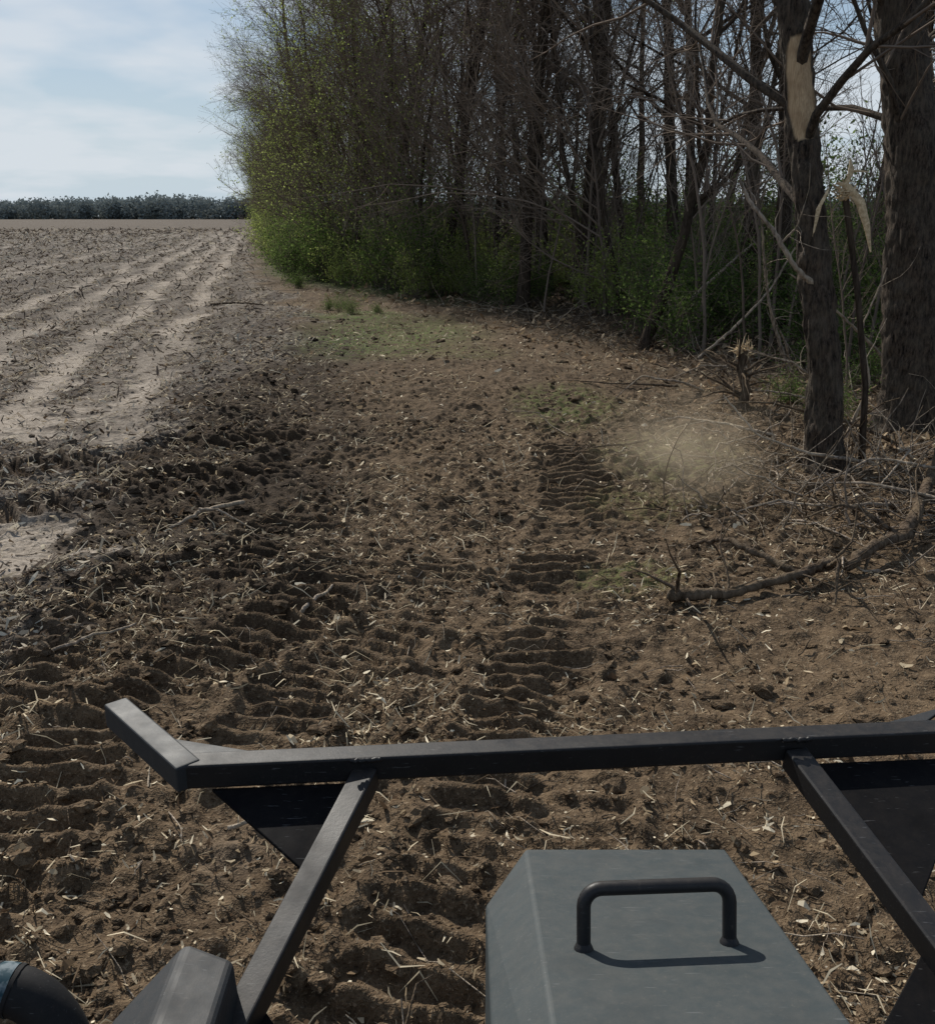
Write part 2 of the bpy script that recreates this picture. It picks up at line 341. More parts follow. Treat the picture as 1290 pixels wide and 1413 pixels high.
# ------------------------------------------------------------------ tubes and trees
def tube(pts,rad,k):
    pts=np.asarray(pts,float);rad=np.asarray(rad,float);n=len(pts)
    t=np.gradient(pts,axis=0);t/=np.linalg.norm(t,axis=1)[:,None]+1e-9
    ax=pts[-1]-pts[0];ref=np.eye(3)[np.argmin(np.abs(ax))]
    u=np.cross(t,ref);u/=np.linalg.norm(u,axis=1)[:,None]+1e-9;w=np.cross(t,u)
    a=np.arange(k)*2*math.pi/k
    V=pts[:,None]+rad[:,None,None]*(np.cos(a)[None,:,None]*u[:,None]+np.sin(a)[None,:,None]*w[:,None])
    i=np.arange(n-1)[:,None]*k;j=np.arange(k)[None];jn=(j+1)%k
    Q=np.stack([i+j,i+jn,i+k+jn,i+k+j],-1).reshape(-1,4)
    return V.reshape(-1,3),Q
class MB:
    def __init__(s): s.V=[];s.Q=[];s.M=[];s.C=[];s.n=0
    def add(s,V,Q,m=0,c=None):
        s.V.append(V);s.Q.append(Q+s.n);s.M.append(np.full(len(Q),m));s.n+=len(V)
        s.C.append(np.zeros((len(V),3)) if c is None else c)
    def tube(s,p,r,k,m=0): V,Q=tube(p,r,k);s.add(V,Q,m)
    def leaves(s,cen,size,rng,m=1,dz=0):
        N=len(cen);a=rng.normal(0,1,(N,3));a/=np.linalg.norm(a,axis=1)[:,None]
        c=rng.normal(0,1,(N,3));c-=(c*a).sum(1)[:,None]*a;c/=np.linalg.norm(c,axis=1)[:,None]
        sz=(size*(.6+.8*rng.random(N)))[:,None];n=np.cross(a,c)
        V=np.stack([cen-a*sz*.6,cen+c*sz*.33+n*sz*.1,cen+a*sz*.6,cen-c*sz*.33+n*sz*.1],1).reshape(-1,3)
        Q=np.arange(N)[:,None]*4+np.arange(4)
        s.add(V,Q,m,np.repeat(rng.random((N,1)),4,axis=0)*np.ones((1,3)))
    def mesh(s,name,mats,smooth=True,cn='rnd'):
        return mk_mesh(name,np.concatenate(s.V),np.concatenate(s.Q),smooth,np.concatenate(s.C),cn,mats,np.concatenate(s.M))
def walk(rng,p,d,L,n,wig,up):
    pts=[p];d=d/np.linalg.norm(d)
    for i in range(n):
        d=d+rng.normal(0,wig,3)+np.array([0,0,up]);d/=np.linalg.norm(d);p=p+d*L/n;pts.append(p)
    return np.array(pts)
def perp(rng,d,ang,bias=None):
    a=rng.normal(0,1,3)
    if bias is not None: a=a+bias
    a-=a.dot(d)*d;a/=np.linalg.norm(a)+1e-9
    return d*math.cos(ang)+a*math.sin(ang)
def branches(mb,rng,pts,rad,lev,cfg,tips):
    c=cfg[lev];nc=c['n'];bias=c.get('bias')
    for i in range(nc):
        f=c['from']+(1-c['from'])*(i+rng.random())/nc
        q=f*(len(pts)-1);j=min(int(q),len(pts)-2);fr=q-j
        p=pts[j]*(1-fr)+pts[j+1]*fr;r=rad[j]*(1-fr)+rad[j+1]*fr
        d=pts[j+1]-pts[j];d/=np.linalg.norm(d)
        L=c['L']*(.6+.8*rng.random())*(1.15-c.get('tap',.6)*f)
        nd=perp(rng,d,c['ang']*(.7+.6*rng.random()),bias)
        np_=walk(rng,p,nd,L,c['seg'],c['wig'],c['up'])
        r0=min(r*.6,c['r']*(.7+.6*rng.random()));nr=np.linspace(r0,max(.0035,r0*.3),len(np_))
        mb.tube(np_,nr,c['k'],c.get('m',0))
        if lev+1<len(cfg): branches(mb,rng,np_,nr,lev+1,cfg,tips)
        if lev>=len(cfg)-2: tips.append(np_)
def tree(name,seed,trunk,r0,r1,cfg,mats,leaf=None,k=10):
    rng=np.random.default_rng(seed);mb=MB();trunk=np.asarray(trunk,float)
    n=len(trunk);rad=np.linspace(r0,r1,n)*(1+rng.normal(0,.04,n));rad[0]*=1.35
    mb.tube(trunk,rad,k,0);tips=[];branches(mb,rng,trunk,rad,0,cfg,tips)
    if leaf:
        P=np.concatenate(tips)
        if len(leaf)>2: P=P[rng.random(len(P))<np.clip(1.25-P[:,2]/leaf[2],.12,1)]
        i=rng.integers(0,len(P),leaf[0])
        mb.leaves(P[i]+rng.normal(0,.05,(leaf[0],3)),leaf[1],rng,2)
    return mb.mesh(name,mats)
def trunkpts(seed,h,n=14,wig=.05,lean=(0,0)):
    rng=np.random.default_rng(seed);return walk(rng,np.array([0,0,-.2]),np.array([lean[0],lean[1],1.]),h,n,wig,.04)
mats3=[m_bark,m_twig,m_bud]
def tallcfg(h): return [dict(n=14,L=h*.28,ang=.85,seg=6,wig=.15,up=.07,r=.055,k=4,tap=.55,**{'from':.28}),
    dict(n=8,L=1.9,ang=.8,seg=4,wig=.17,up=.05,r=.017,k=3,m=1,**{'from':.15}),
    dict(n=5,L=.85,ang=.7,seg=3,wig=.18,up=.03,r=.0075,k=3,m=1,**{'from':.1})]
tall=[tree('bare_tree',s,trunkpts(s,h,14,.045),r,.03,tallcfg(h),mats3) for s,h,r in [(11,15,.17),(12,17,.23),(13,13,.13),(14,16,.19)]]
def brush(h,bias): return [dict(n=26,L=h*.42,ang=.8,seg=6,wig=.13,up=.05,r=.032,k=3,tap=.5,m=1,bias=bias,**{'from':.06}),
    dict(n=11,L=1.7,ang=.75,seg=3,wig=.16,up=.03,r=.012,k=3,m=1,**{'from':.12}),
    dict(n=7,L=.75,ang=.7,seg=2,wig=.18,up=.02,r=.0065,k=3,m=1,**{'from':.1})]
bz=np.array([-.7,-.2,0])
br=[tree('brushy_tree',s,trunkpts(s,h,12,.08,(-.08,0)),.09,.02,brush(h,bz),mats3,lf,6) for s,h,lf in [(21,10.5,None),(22,12,None),(23,11,(3600,.056,9)),(24,9.5,(4800,.060,13)),(25,12,(2200,.052,14))]]
sapcfg=[dict(n=14,L=1.5,ang=.7,seg=5,wig=.13,up=.08,r=.012,k=3,m=1,**{'from':.25}),dict(n=6,L=.6,ang=.7,seg=3,wig=.15,up=.05,r=.005,k=3,m=1,**{'from':.1})]
sap=[tree('sapling',s,trunkpts(s,6.5,10,.07),.035,.008,sapcfg,[m_twig,m_twig,m_bud],None,5) for s in (31,32,33)]
def bushmesh(seed,h,w,nl,ls,mat):
    rng=np.random.default_rng(seed);mb=MB();P=[]
    for i in range(32):
        a=rng.random()*6.28;q=walk(rng,np.array([rng.normal(0,.2),rng.normal(0,.2),-.05]),np.array([math.cos(a)*w/h*rng.random()*1.2,math.sin(a)*w/h*rng.random()*1.2,1]),h*(.45+.8*rng.random()),7,.18,-.03)
        mb.tube(q,np.linspace(.010,.003,8),3,0)
        for j in range(6):
            s=q[rng.integers(2,8)];t=walk(rng,s,rng.normal(0,1,3)+np.array([0,0,.4]),.5*h*.5,4,.2,0)
            mb.tube(t,np.linspace(.004,.002,5),3,0);P.append(t)
    P=np.concatenate(P);i=rng.integers(0,len(P),nl)
    mb.leaves(P[i]+rng.normal(0,.045*h,(nl,3)),ls,rng,1)
    return mb.mesh('green_shrub',[m_twig,mat])
bush=[bushmesh(41,2.0,1.3,3000,.056,m_leaf),bushmesh(42,1.5,1.4,2600,.052,m_leaf),bushmesh(43,2.4,1.2,2600,.058,m_leaf)]
bushy=[bushmesh(44,1.9,1.3,2400,.056,m_bud)]
rr=random.Random(5)
def place(name,me,x,y,s=1,rz=None,sz=None,z=None):
    o=bpy.data.objects.new(name,me);link(o)
    o.location=(x,y,(H1(x,y) if z is None else z)-.03);o.rotation_euler=(rr.uniform(-.03,.03),rr.uniform(-.03,.03),rr.uniform(0,6.28) if rz is None else rz)
    o.scale=(s,s,s if sz is None else sz);return o
for x,y,k,s in [(1.45,26.5,0,1.),(3.3,28.5,1,1.15),(5.2,25.5,3,.95),(6.6,21.2,0,1.),(4.9,31,2,1.),(8.1,28.5,1,1.),(8.0,18.2,2,1.05),(9.3,22.5,3,1),(-.6,31.5,2,1),(2.3,36,3,1),(7.4,34,0,1.1),(10.8,27,0,1),(-2.5,38,3,1),(11,19,2,.9),(13.5,30,3,1),(10,40,0,1),(5.5,44,3,1.1)]:
    place('bare_tree',tall[k],x,y,s)
y=40.
while y<230:
    for dd in (2,7,13):
        if rr.random()<.8: place('bare_tree',tall[rr.randrange(4)],float(edgeX(y))+dd+rr.uniform(-1.5,1.5),y+rr.uniform(-2,2),rr.uniform(.8,1.1))
    y*=1.15
y=24.
while y<240:
    ex=float(edgeX(y))
    k=rr.choice([0,1]) if y<29 else rr.choice([4,2,0,1] if y<36 else [2,3,4,3])
    place('brushy_tree',br[k],ex+1.6+rr.uniform(-.4,.8),y,rr.uniform(.85,1.1),rr.uniform(-.5,.5))
    if y<80: place('brushy_tree',br[rr.choice([0,1,1])],ex+4.0+rr.uniform(-1,1),y+rr.uniform(-1,1),rr.uniform(.9,1.2))
    if 36<y<60: place('brushy_tree',br[rr.choice([0,1,4])],ex+8.0+rr.uniform(-2,2),y+rr.uniform(-1,1),rr.uniform(.9,1.2))
    y+=2.05*(1+max(0,y-30)/30)
for i in range(85):
    y=rr.uniform(16.8,40);x=float(edgeX(y))+rr.uniform(.4,9)
    place('sapling',sap[rr.randrange(3)],x,y,rr.uniform(.6,1.2))
for x,y in [(5.3,13.6),(5.9,15.2),(6.6,16.2),(4.7,16.6),(7.3,14.6),(6.9,12.2)]: place('sapling',sap[rr.randrange(3)],x,y,rr.uniform(.5,.9))
for i in range(104):
    y=16.5+ (rr.random()**1.3)*30;x=float(edgeX(y))+.7+rr.random()**1.2*10
    place('green_shrub',bush[rr.randrange(3)] if (y<23 or rr.random()<.4) else bushy[0],x,y,rr.uniform(.45,1.15)*(1+.2*(x-edgeX(y))/8))
for i in range(36):
    y=rr.uniform(24,52);x=float(edgeX(y))+8+rr.random()*12
    place('green_shrub',bush[rr.randrange(3)],x,y,rr.uniform(1.3,2.0))
y=30.
while y<240:
    ex=float(edgeX(y))
    for q in range(2):
        place('green_shrub',rr.choice(bush+bushy*4),ex+rr.uniform(-.4,1.8),y+rr.uniform(-.7,.7),rr.uniform(.45,1.2)*(1+y/200))
    y+=1.5*(1+max(0,y-30)/25)
for x,y,s,k in [(-2.9,25.2,.3,0),(-2.3,25.5,.22,1),(-3.4,26.5,.22,2),(-3.8,27.3,.3,1),(6.0,11.0,.4,0),(4.2,12.6,.35,1),(4.4,11.5,.3,0),(-5.9,35,.5,1),(6.4,12.8,.5,2),(5.9,14.4,.5,1),(7.6,13,.8,2),(8.5,15,.8,1)]:
    place('green_shrub',bush[k],x,y,s)
lt=tree('leaning_tree',61,[(0,0,-.1),(.12,0,.5),(.38,0,1.3),(.6,0,2.2),(.72,.05,3.0),(.9,0,3.9),(.86,.1,4.9),(.95,.2,6.1),(1.3,.3,8.5),(1.2,.2,11)],.13,.04,tallcfg(11),mats3)
place('leaning_tree',lt,3.45,19.3,1,0)
def nearTree(name,path,radii,seed,cfg,blaze=None,flare=.5,rel=.06):
    rng=np.random.default_rng(seed);path=np.asarray(path,float)
    tt=np.linspace(0,len(path)-1,300);P=np.stack([np.interp(tt,np.arange(len(path)),path[:,i]) for i in range(3)],1)
    ker=np.hanning(21);ker/=ker.sum()
    for i in range(3): P[:,i]=np.convolve(np.pad(P[:,i],10,mode='reflect',reflect_type='odd'),ker,'valid')
    R=np.interp(tt,np.arange(len(radii)),radii);k=80
    V,Q=tube(P,R,k);V=V.reshape(300,k,3);a=np.arange(k)/k
    C=np.zeros((300,k,3));A=np.tile(a,(300,1));Zs=np.tile(P[:,2][:,None],(1,k))
    n1=np.abs(vn(A*26,Zs*5,seed)-.5)*2+vn(A*52,Zs*14,seed+1)*.6+(vn(A*5,Zs*2.2,seed+2)-.5)*1.2
    edge=np.minimum(a,1-a)*k/4;n1=(n1-.8)*np.clip(edge,0,1)[None]
    dr=n1*rel*R[:,None]/.2*.8
    fl=np.exp(-np.clip(Zs,0,9)/.28)*flare*(.45+.55*np.sin(A*2*math.pi*5+seed)**2)*R[:,None]
    dr=dr+fl
    out=V-P[:,None];out/=np.linalg.norm(out,axis=2)[...,None]
    if blaze:
        z0,z1,w=blaze;yd=-out[...,1]*1.0+out[...,0]*-.15
        zc=(Zs-z0)/(z1-z0);m=(zc>0)&(zc<1)
        lim=1-w*np.sin(np.clip(zc,0,1)*math.pi)**.45*(1+.35*(vn(A*30,Zs*12,9)-.5))
        bz=m*sst(lim-.02,lim+.04,yd)
        dr=dr*(1-bz)-.018*bz;C[...,0]=bz
    V=V+out*dr[...,None]
    mb=MB();mb.add(V.reshape(-1,3),Q,0,C.reshape(-1,3))
    tips=[];branches(mb,rng,P,R,0,cfg,tips)
    me=mb.mesh(name,[m_bark2,m_twig,m_bud],True,'zone');return link(bpy.data.objects.new(name,me))
z1=H1(3.5,9.33);z2=H1(5.12,11.2)
ncfg=[dict(n=11,L=4,ang=.9,seg=8,wig=.15,up=.06,r=.05,k=6,tap=.4,**{'from':.36}),
    dict(n=8,L=1.8,ang=.8,seg=5,wig=.16,up=.04,r=.016,k=4,m=1,**{'from':.15}),
    dict(n=6,L=.8,ang=.7,seg=4,wig=.18,up=.02,r=.006,k=3,m=1,**{'from':.1})]
nearTree('scarred_tree',[(3.52,9.3,z1-.15),(3.47,9.4,z1+.6),(3.36,9.5,1.5),(3.24,9.65,2.4),(3.12,9.85,3.3),(3.0,10.0,4.3),(2.95,10.3,6),(3.1,10.6,8.5),(3.0,11,12)],[.175,.155,.148,.145,.14,.135,.12,.10,.04],71,ncfg,(3.05,3.98,.55),.5)
nearTree('large_tree',[(5.15,11.2,z2-.2),(5.1,11.25,.8),(5.0,11.35,1.8),(4.88,11.5,3.2),(4.68,11.8,4.65),(4.6,12,7),(4.8,12.2,10),(4.7,12.4,14)],[.34,.31,.29,.27,.25,.20,.16,.06],72,ncfg,None,.5,.03)
nearTree('slender_tree',[(5.85,11.9,z2-.2),(5.76,11.9,1.2),(5.62,12,2.8),(5.45,12.1,4.5),(5.5,12.3,7),(5.3,12.3,10)],[.14,.13,.12,.11,.09,.04],73,ncfg,None,.4)
def tornfibres(mb,rng,c,n,h,spread,r):
    for i in range(n):
        a=rng.random()*6.28;d=np.array([math.cos(a)*spread*rng.random(),math.sin(a)*spread*rng.random(),1])
        p=c+np.array([math.cos(a),math.sin(a),0])*r*rng.random()-np.array([0,0,rng.random()*.08])
        q=walk(rng,p,d,h*(.3+.9*rng.random()),4,.38,-.10);mb.tube(q,np.linspace(.012,.0015,5),4,1)
rng=np.random.default_rng(81);mb=MB()
st=np.array([(3.98,9.6,-.1),(3.9,9.55,.8),(3.72,9.55,1.7),(3.5,9.55,2.6)]);mb.tube(st,[.038,.032,.030,.030],9,0)
tornfibres(mb,rng,np.array([3.5,9.55,2.62]),40,.17,.7,.04)
def strip(mb,pts,w,m=1):
    pts=np.asarray(pts,float);n=len(pts);w=np.asarray(w)
    side=np.array([.75,-.1,.55]);side/=np.linalg.norm(side);th=np.array([0,.008,0])
    V=np.stack([pts-side*w[:,None]/2,pts+side*w[:,None]/2,pts+side*w[:,None]/2+th,pts-side*w[:,None]/2+th],1).reshape(-1,3)
    Q=[]
    for i in range(n-1):
        for j in range(4): Q.append([i*4+j,i*4+(j+1)%4,i*4+4+(j+1)%4,i*4+4+j])
    mb.add(V,np.array(Q),m)
strip(mb,[(3.40,9.5,2.70),(3.50,9.48,2.66),(3.62,9.46,2.52),(3.70,9.45,2.32),(3.76,9.44,2.08)],[.03,.06,.085,.06,.012])
strip(mb,[(3.44,9.5,2.70),(3.34,9.49,2.66),(3.25,9.48,2.48),(3.22,9.48,2.22)],[.02,.06,.06,.012])
strip(mb,[(3.45,9.5,2.74),(3.55,9.5,2.80),(3.68,9.5,2.79)],[.03,.04,.008])
strip(mb,[(3.46,9.5,2.62),(3.52,9.5,2.78),(3.50,9.5,2.90)],[.06,.07,.01])
link(bpy.data.objects.new('broken_sapling',mb.mesh('broken_sapling',[m_bark,m_torn])))
mb=MB();zz=H1(3.46,12.3);s=np.array([(3.46,12.3,zz-.1),(3.52,12.3,zz+.25),(3.42,12.3,zz+.5),(3.48,12.3,zz+.75)]);mb.tube(s,[.10,.06,.05,.07],10,0)
tornfibres(mb,rng,np.array([3.46,12.3,zz+.74]),50,.20,1.0,.10)
for i in range(14):
    a=rng.random()*6.28;q=walk(rng,np.array([3.46,12.3,zz+.1+.4*rng.random()]),np.array([math.cos(a),math.sin(a),.9]),.5+.6*rng.random(),6,.25,-.08);mb.tube(q,np.linspace(.02,.004,7),5,0)
link(bpy.data.objects.new('splintered_stump',mb.mesh('splintered_stump',[m_fallen,m_torn])))
def limb(name,specs,mats=(m_palebranch,),twigs=0,seed=0,ground=False,extra=.0):
    rng=np.random.default_rng(seed);mb=MB()
    for pts,r0,r1 in specs:
        pts=np.asarray(pts,float);n=len(pts);t=np.linspace(0,n-1,n*7)
        P=np.stack([np.interp(t,np.arange(n),pts[:,i]) for i in range(3)],1)
        for i in range(3): P[1:-1,i]=(P[:-2,i]+P[1:-1,i]*2+P[2:,i])/4
        P+=rng.normal(0,r0*.15,P.shape)
        if ground:
            hz=hgt(P[:,0],P[:,1]);hz=np.convolve(np.pad(hz,4,mode='edge'),np.ones(9)/9,'valid');P[:,2]+=hz
        R=np.linspace(r0,r1,len(P))*(1+rng.normal(0,.09,len(P)));mb.tube(P,R,9,0)
        for i in range(twigs):
            j=rng.integers(2,len(P)-2);q=walk(rng,P[j],rng.normal(0,1,3)+np.array([0,0,.3]),.2+.5*rng.random(),5,.2,0);mb.tube(q,np.linspace(R[j]*.35,.002,6),4,0)
    return link(bpy.data.objects.new(name,mb.mesh(name,list(mats))))
limb('fallen_branch',[([(4.35,8.75,.25),(3.95,8.1,.18),(3.45,7.2,.16),(3.17,6.8,.10),(2.95,6.6,.16),(2.62,6.35,.07),(2.4,6.15,.14),(2.19,6.1,.07),(1.97,6.35,.14),(1.8,6.6,.2),(1.7,6.75,.14)],.055,.016),
    ([(2.55,6.3,.08),(2.1,6.0,.09),(1.7,5.85,.05),(1.4,5.8,.07),(1.3,5.85,.05)],.022,.045),([(2.4,6.15,.1),(2.37,5.9,.25),(2.3,5.7,.02)],.016,.008),([(3.17,6.8,.1),(2.9,6.9,.3),(2.7,6.8,.34),(2.5,6.95,.2)],.018,.006)],(m_fallen,),twigs=10,seed=3,ground=True)
limb('leaning_pole',[([(3.5,19.2,.05),(4.3,19.5,.8),(5.0,19.9,1.35),(5.7,20.2,1.9)],.042,.020)],twigs=3,seed=4)
limb('leaning_pole',[([(5.0,15.2,.1),(4.6,15.0,.9),(4.35,14.8,1.7),(4.2,14.6,2.4)],.030,.012)],twigs=5,seed=34)
limb('leaning_pole',[([(6.1,13.2,.1),(5.3,13.0,.8),(4.7,12.9,1.3),(4.1,12.8,1.7)],.026,.010)],twigs=5,seed=35)
limb('leaning_pole',[([(4.1,10.4,.1),(4.25,10.3,.7),(4.1,10.3,1.3),(4.25,10.2,1.9)],.018,.006)],twigs=6,seed=36)
limb('leaning_pole',[([(3.9,16.6,.1),(4.5,16.7,.6),(5.1,16.9,1.2),(5.5,17.0,1.9)],.028,.012)],twigs=5,seed=37)
limb('broken_limb',[([(3.3,9.45,1.75),(3.05,9.4,1.95),(2.85,9.42,2.25),(2.62,9.45,2.5),(2.50,9.5,2.72)],.028,.014),([(2.9,9.42,2.15),(3.0,9.3,2.3),(3.02,9.2,2.5)],.012,.004)],twigs=5,seed=5)
for sd,pts in ((16,[(3.9,9.2,.05),(3.2,8.9,.25),(2.7,9.0,.45),(2.45,9.3,.75)]),(17,[(4.6,10.2,.05),(3.9,10.0,.35),(3.1,9.9,.55),(2.6,10.2,.5)]),(18,[(4.3,11.4,.0),(4.0,11.1,.5),(3.6,10.9,.8),(3.1,10.9,.95)]),(19,[(4.6,8.3,.05),(4.1,8.1,.3),(3.5,8.3,.35),(2.9,8.1,.1)]),(20,[(5.2,15.6,.0),(4.9,15.2,.6),(4.5,14.9,1.2),(4.4,14.8,1.7)]),(26,[(4.6,14.8,.0),(4.0,14.4,.3),(3.4,14.2,.35),(2.9,14.3,.1)]),(28,[(4.9,12.4,.0),(4.2,12.2,.15),(3.6,12.5,.2),(3.0,12.3,.05)]),(30,[(3.6,7.9,.03),(3.1,7.7,.12),(2.6,7.9,.1),(2.2,7.7,.03)]),(32,[(4.4,9.4,.03),(4.0,8.9,.3),(3.9,8.4,.4),(3.5,8.0,.2)]),(38,[(3.4,10.6,.03),(2.9,10.9,.12),(2.5,11.4,.1),(2.2,11.3,.03)]),(40,[(3.3,13.6,.03),(2.8,13.3,.25),(2.4,13.4,.3),(2.0,13.1,.05)]),(42,[(4.2,7.4,.03),(3.8,7.5,.2),(3.3,7.9,.25),(2.9,8.5,.1)])):
    limb('fallen_branch',[(pts,.020,.006)],(m_fallen if sd%4==1 else m_palebranch,),twigs=8,seed=sd,ground=True)
limb('fallen_branch',[([(3.1,14.2,.05),(2.6,14.0,.06),(2.0,14.2,.05),(1.5,14.5,.04)],.02,.008)],(m_fallen,),twigs=5,seed=6,ground=True)
limb('fallen_branch',[([(2.0,10.6,.03),(1.6,10.3,.05),(1.1,10.1,.03)],.016,.006)],(m_fallen,),twigs=3,seed=7,ground=True)
limb('fallen_branch',[([(-1.95,8.2,.03),(-2.2,7.7,.09),(-2.35,7.35,.03)],.022,.01),([(-2.2,7.7,.09),(-2.02,7.6,.13),(-1.7,7.5,.04)],.012,.005)],twigs=2,seed=8,ground=True)
limb('fallen_branch',[([(-7.2,28.,.03),(-6.2,27.6,.08),(-5.6,27.5,.03)],.035,.015)],(m_fallen,),twigs=3,seed=9,ground=True)
limb('dry_stick',[([(-2.35,5.05,.03),(-2.15,5.25,.06),(-1.98,5.42,.04)],.012,.007)],seed=10,ground=True)
limb('dry_stick',[([(-.95,3.35,.03),(-.7,3.42,.04),(-.5,3.5,.03)],.009,.006)],seed=11,ground=True)
limb('dry_stick',[([(-1.05,5.7,.02),(-.95,5.9,.05),(-.9,6.1,.03)],.016,.008)],seed=12,ground=True)
rng=np.random.default_rng(90);mb=MB()
for i in range(1500):
    if i<820: x=rng.normal(3.6,1.0);y=rng.normal(8.9,1.5)
    else:
        y=rng.uniform(11,28);x=float(edgeX(y))-rng.random()*1.8+.9
    L=.15+rng.random()**2*1.0;r=.003+.010*rng.random()**2
    q=walk(rng,np.array([x,y,0]),np.array([rng.normal(),rng.normal(),abs(rng.normal(0,.6))]),L,6,.24,-.06)
    q[:,2]=np.maximum(q[:,2],.0)+hgt(q[:,0],q[:,1])+.01;mb.tube(q,np.linspace(r,r*.4,7),4,i%2)
link(bpy.data.objects.new('brush_pile',mb.mesh('brush_pile',[m_palebranch,m_fallen])))
rng=np.random.default_rng(91);mb=MB()
for i in range(900):
    y=1.8*math.exp(rng.random()*math.log(14));x=rng.uniform(-1,1)*(.5*y+1)
    if x<bordX(y)-1: continue
    L=.06+rng.random()**2*.35;r=.002+.004*rng.random()**2
    q=walk(rng,np.array([x,y,0]),np.array([rng.normal(),rng.normal(),.1]),L,4,.2,-.02);q[:,2]=np.abs(q[:,2])+hgt(q[:,0],q[:,1])+.006
    mb.tube(q,np.linspace(r,r*.5,5),4,i%2)
link(bpy.data.objects.new('scattered_twigs',mb.mesh('scattered_twigs',[m_palebranch,m_fallen])))
# ------------------------------------------------------------------ distant tree line
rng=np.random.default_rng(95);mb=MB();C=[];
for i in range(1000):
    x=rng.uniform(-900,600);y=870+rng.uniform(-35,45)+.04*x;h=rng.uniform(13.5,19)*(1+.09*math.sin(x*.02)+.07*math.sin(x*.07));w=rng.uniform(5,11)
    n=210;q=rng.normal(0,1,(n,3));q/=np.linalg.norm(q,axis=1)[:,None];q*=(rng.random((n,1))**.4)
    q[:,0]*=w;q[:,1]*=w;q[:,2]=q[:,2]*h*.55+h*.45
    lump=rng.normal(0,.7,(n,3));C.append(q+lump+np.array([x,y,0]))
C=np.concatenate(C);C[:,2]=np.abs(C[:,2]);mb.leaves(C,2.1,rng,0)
link(bpy.data.objects.new('distant_treeline',mb.mesh('distant_treeline',[m_far_haze,m_bark],False)))
# ------------------------------------------------------------------ dust puff thrown up over the brush
m,nt,out=newmat('airborne_dust');b=NB(nt)
tc=b.n('ShaderNodeTexCoord').outputs['Object'];ln_=b.n('ShaderNodeVectorMath',operation='LENGTH');b.l(tc,ln_.inputs[0])
nz=b.noise(tc,1.9,3,.6)
rad=b.math('ADD',ln_.outputs['Value'],b.math('MULTIPLY',b.math('SUBTRACT',nz,.5),1.3))
fall=b.ramp(rad,[(.0,1),(.75,0)],'EASE')
lim_=b.ramp(ln_.outputs['Value'],[(.7,1),(.97,0)])
den=b.math('MULTIPLY',b.math('MULTIPLY',fall,lim_),.75)
vs=b.n('ShaderNodeVolumePrincipled');vs.inputs['Color'].default_value=(.85,.70,.50,1);vs.inputs['Anisotropy'].default_value=.3;b.l(den,vs.inputs['Density']);b.l(vs.outputs[0],out.inputs['Volume'])
bm=bmesh.new();bmesh.ops.create_icosphere(bm,subdivisions=3,radius=1);me=bpy.data.meshes.new('dust_cloud');bm.to_mesh(me);bm.free();me.materials.append(m)
o=link(bpy.data.objects.new('dust_cloud',me));o.location=(1.95,8.4,.42);o.scale=(1.25,.95,.72)
# ------------------------------------------------------------------ machine
mac=link(bpy.data.objects.new('tracked_mulcher_machine',None))
def part(name,bm,mat,bev=.004,seg=2,smooth=False):
    bmesh.ops.recalc_face_normals(bm,faces=bm.faces)
    me=bpy.data.meshes.new(name);bm.to_mesh(me);bm.free();me.materials.append(mat)
    o=link(bpy.data.objects.new(name,me));o.parent=mac
    if bev:
        md=o.modifiers.new('bevel','BEVEL');md.width=bev;md.segments=seg;md.limit_method='ANGLE';md.angle_limit=.5
    for p in me.polygons: p.use_smooth=smooth
    return o
def beam(name,p0,p1,w,h,mat,up=(0,0,1),bev=.005):
    p0=Vector(p0);p1=Vector(p1);d=(p1-p0).normalized();s=d.cross(Vector(up)).normalized();u=s.cross(d)
    bm=bmesh.new();vs=[]
    for p in (p0,p1):
        for a,b_ in ((-1,-1),(1,-1),(1,1),(-1,1)): vs.append(bm.verts.new(p+s*a*w/2+u*b_*h/2))
    for f in [(0,1,2,3),(7,6,5,4),(0,4,5,1),(1,5,6,2),(2,6,7,3),(3,7,4,0)]: bm.faces.new([vs[i] for i in f])
    return part(name,bm,mat,bev,3)
def prism(name,poly,off,mat,bev=.002):
    bm=bmesh.new();off=Vector(off);a=[bm.verts.new(Vector(p)) for p in poly];c=[bm.verts.new(Vector(p)+off) for p in poly]
    bm.faces.new(a);bm.faces.new(c[::-1]);n=len(poly)
    for i in range(n): bm.faces.new([a[i],c[i],c[(i+1)%n],a[(i+1)%n]])
    return part(name,bm,mat,bev)
T=.054
beam('push_bar',(-.575,1.757,1.317),(1.052,1.899,1.317),T,T,m_black)
beam('push_bar_left_wing',(-.560,1.735,1.318),(-.800,2.005,1.318),T*1.0,T*1.06,m_dark)
beam('push_bar_right_wing',(1.035,1.875,1.318),(1.235,2.170,1.318),T*1.0,T*1.06,m_dark)
beam('left_strut',(-.206,1.775,1.298),(-.562,.63,.995),.050,.050,m_black)
beam('right_strut',(.694,1.845,1.298),(1.01,.66,1.01),.050,.050,m_black)
prism('left_gusset',[(-.520,1.742,1.286),(-.225,1.765,1.286),(-.302,1.56,1.222)],(0,0,-.008),m_plate_shade)
prism('right_gusset',[(.715,1.84,1.284),(1.02,1.862,1.284),(.985,1.72,1.25),(.80,1.47,1.192)],(0,0,-.008),m_plate_shade)
prism('left_corner_plate',[(-.585,1.80,1.326),(-.40,1.806,1.326),(-.66,1.88,1.326)],(0,0,-.008),m_dark)
prism('right_corner_plate',[(1.0,1.93,1.326),(.88,1.92,1.326),(1.10,2.02,1.326)],(0,0,-.008),m_dark)
prism('left_strut_bracket',[(-.33,1.30,1.15),(-.25,1.20,1.13),(-.27,1.0,1.08),(-.42,.98,1.07)],(0,0,-.01),m_plate_shade)
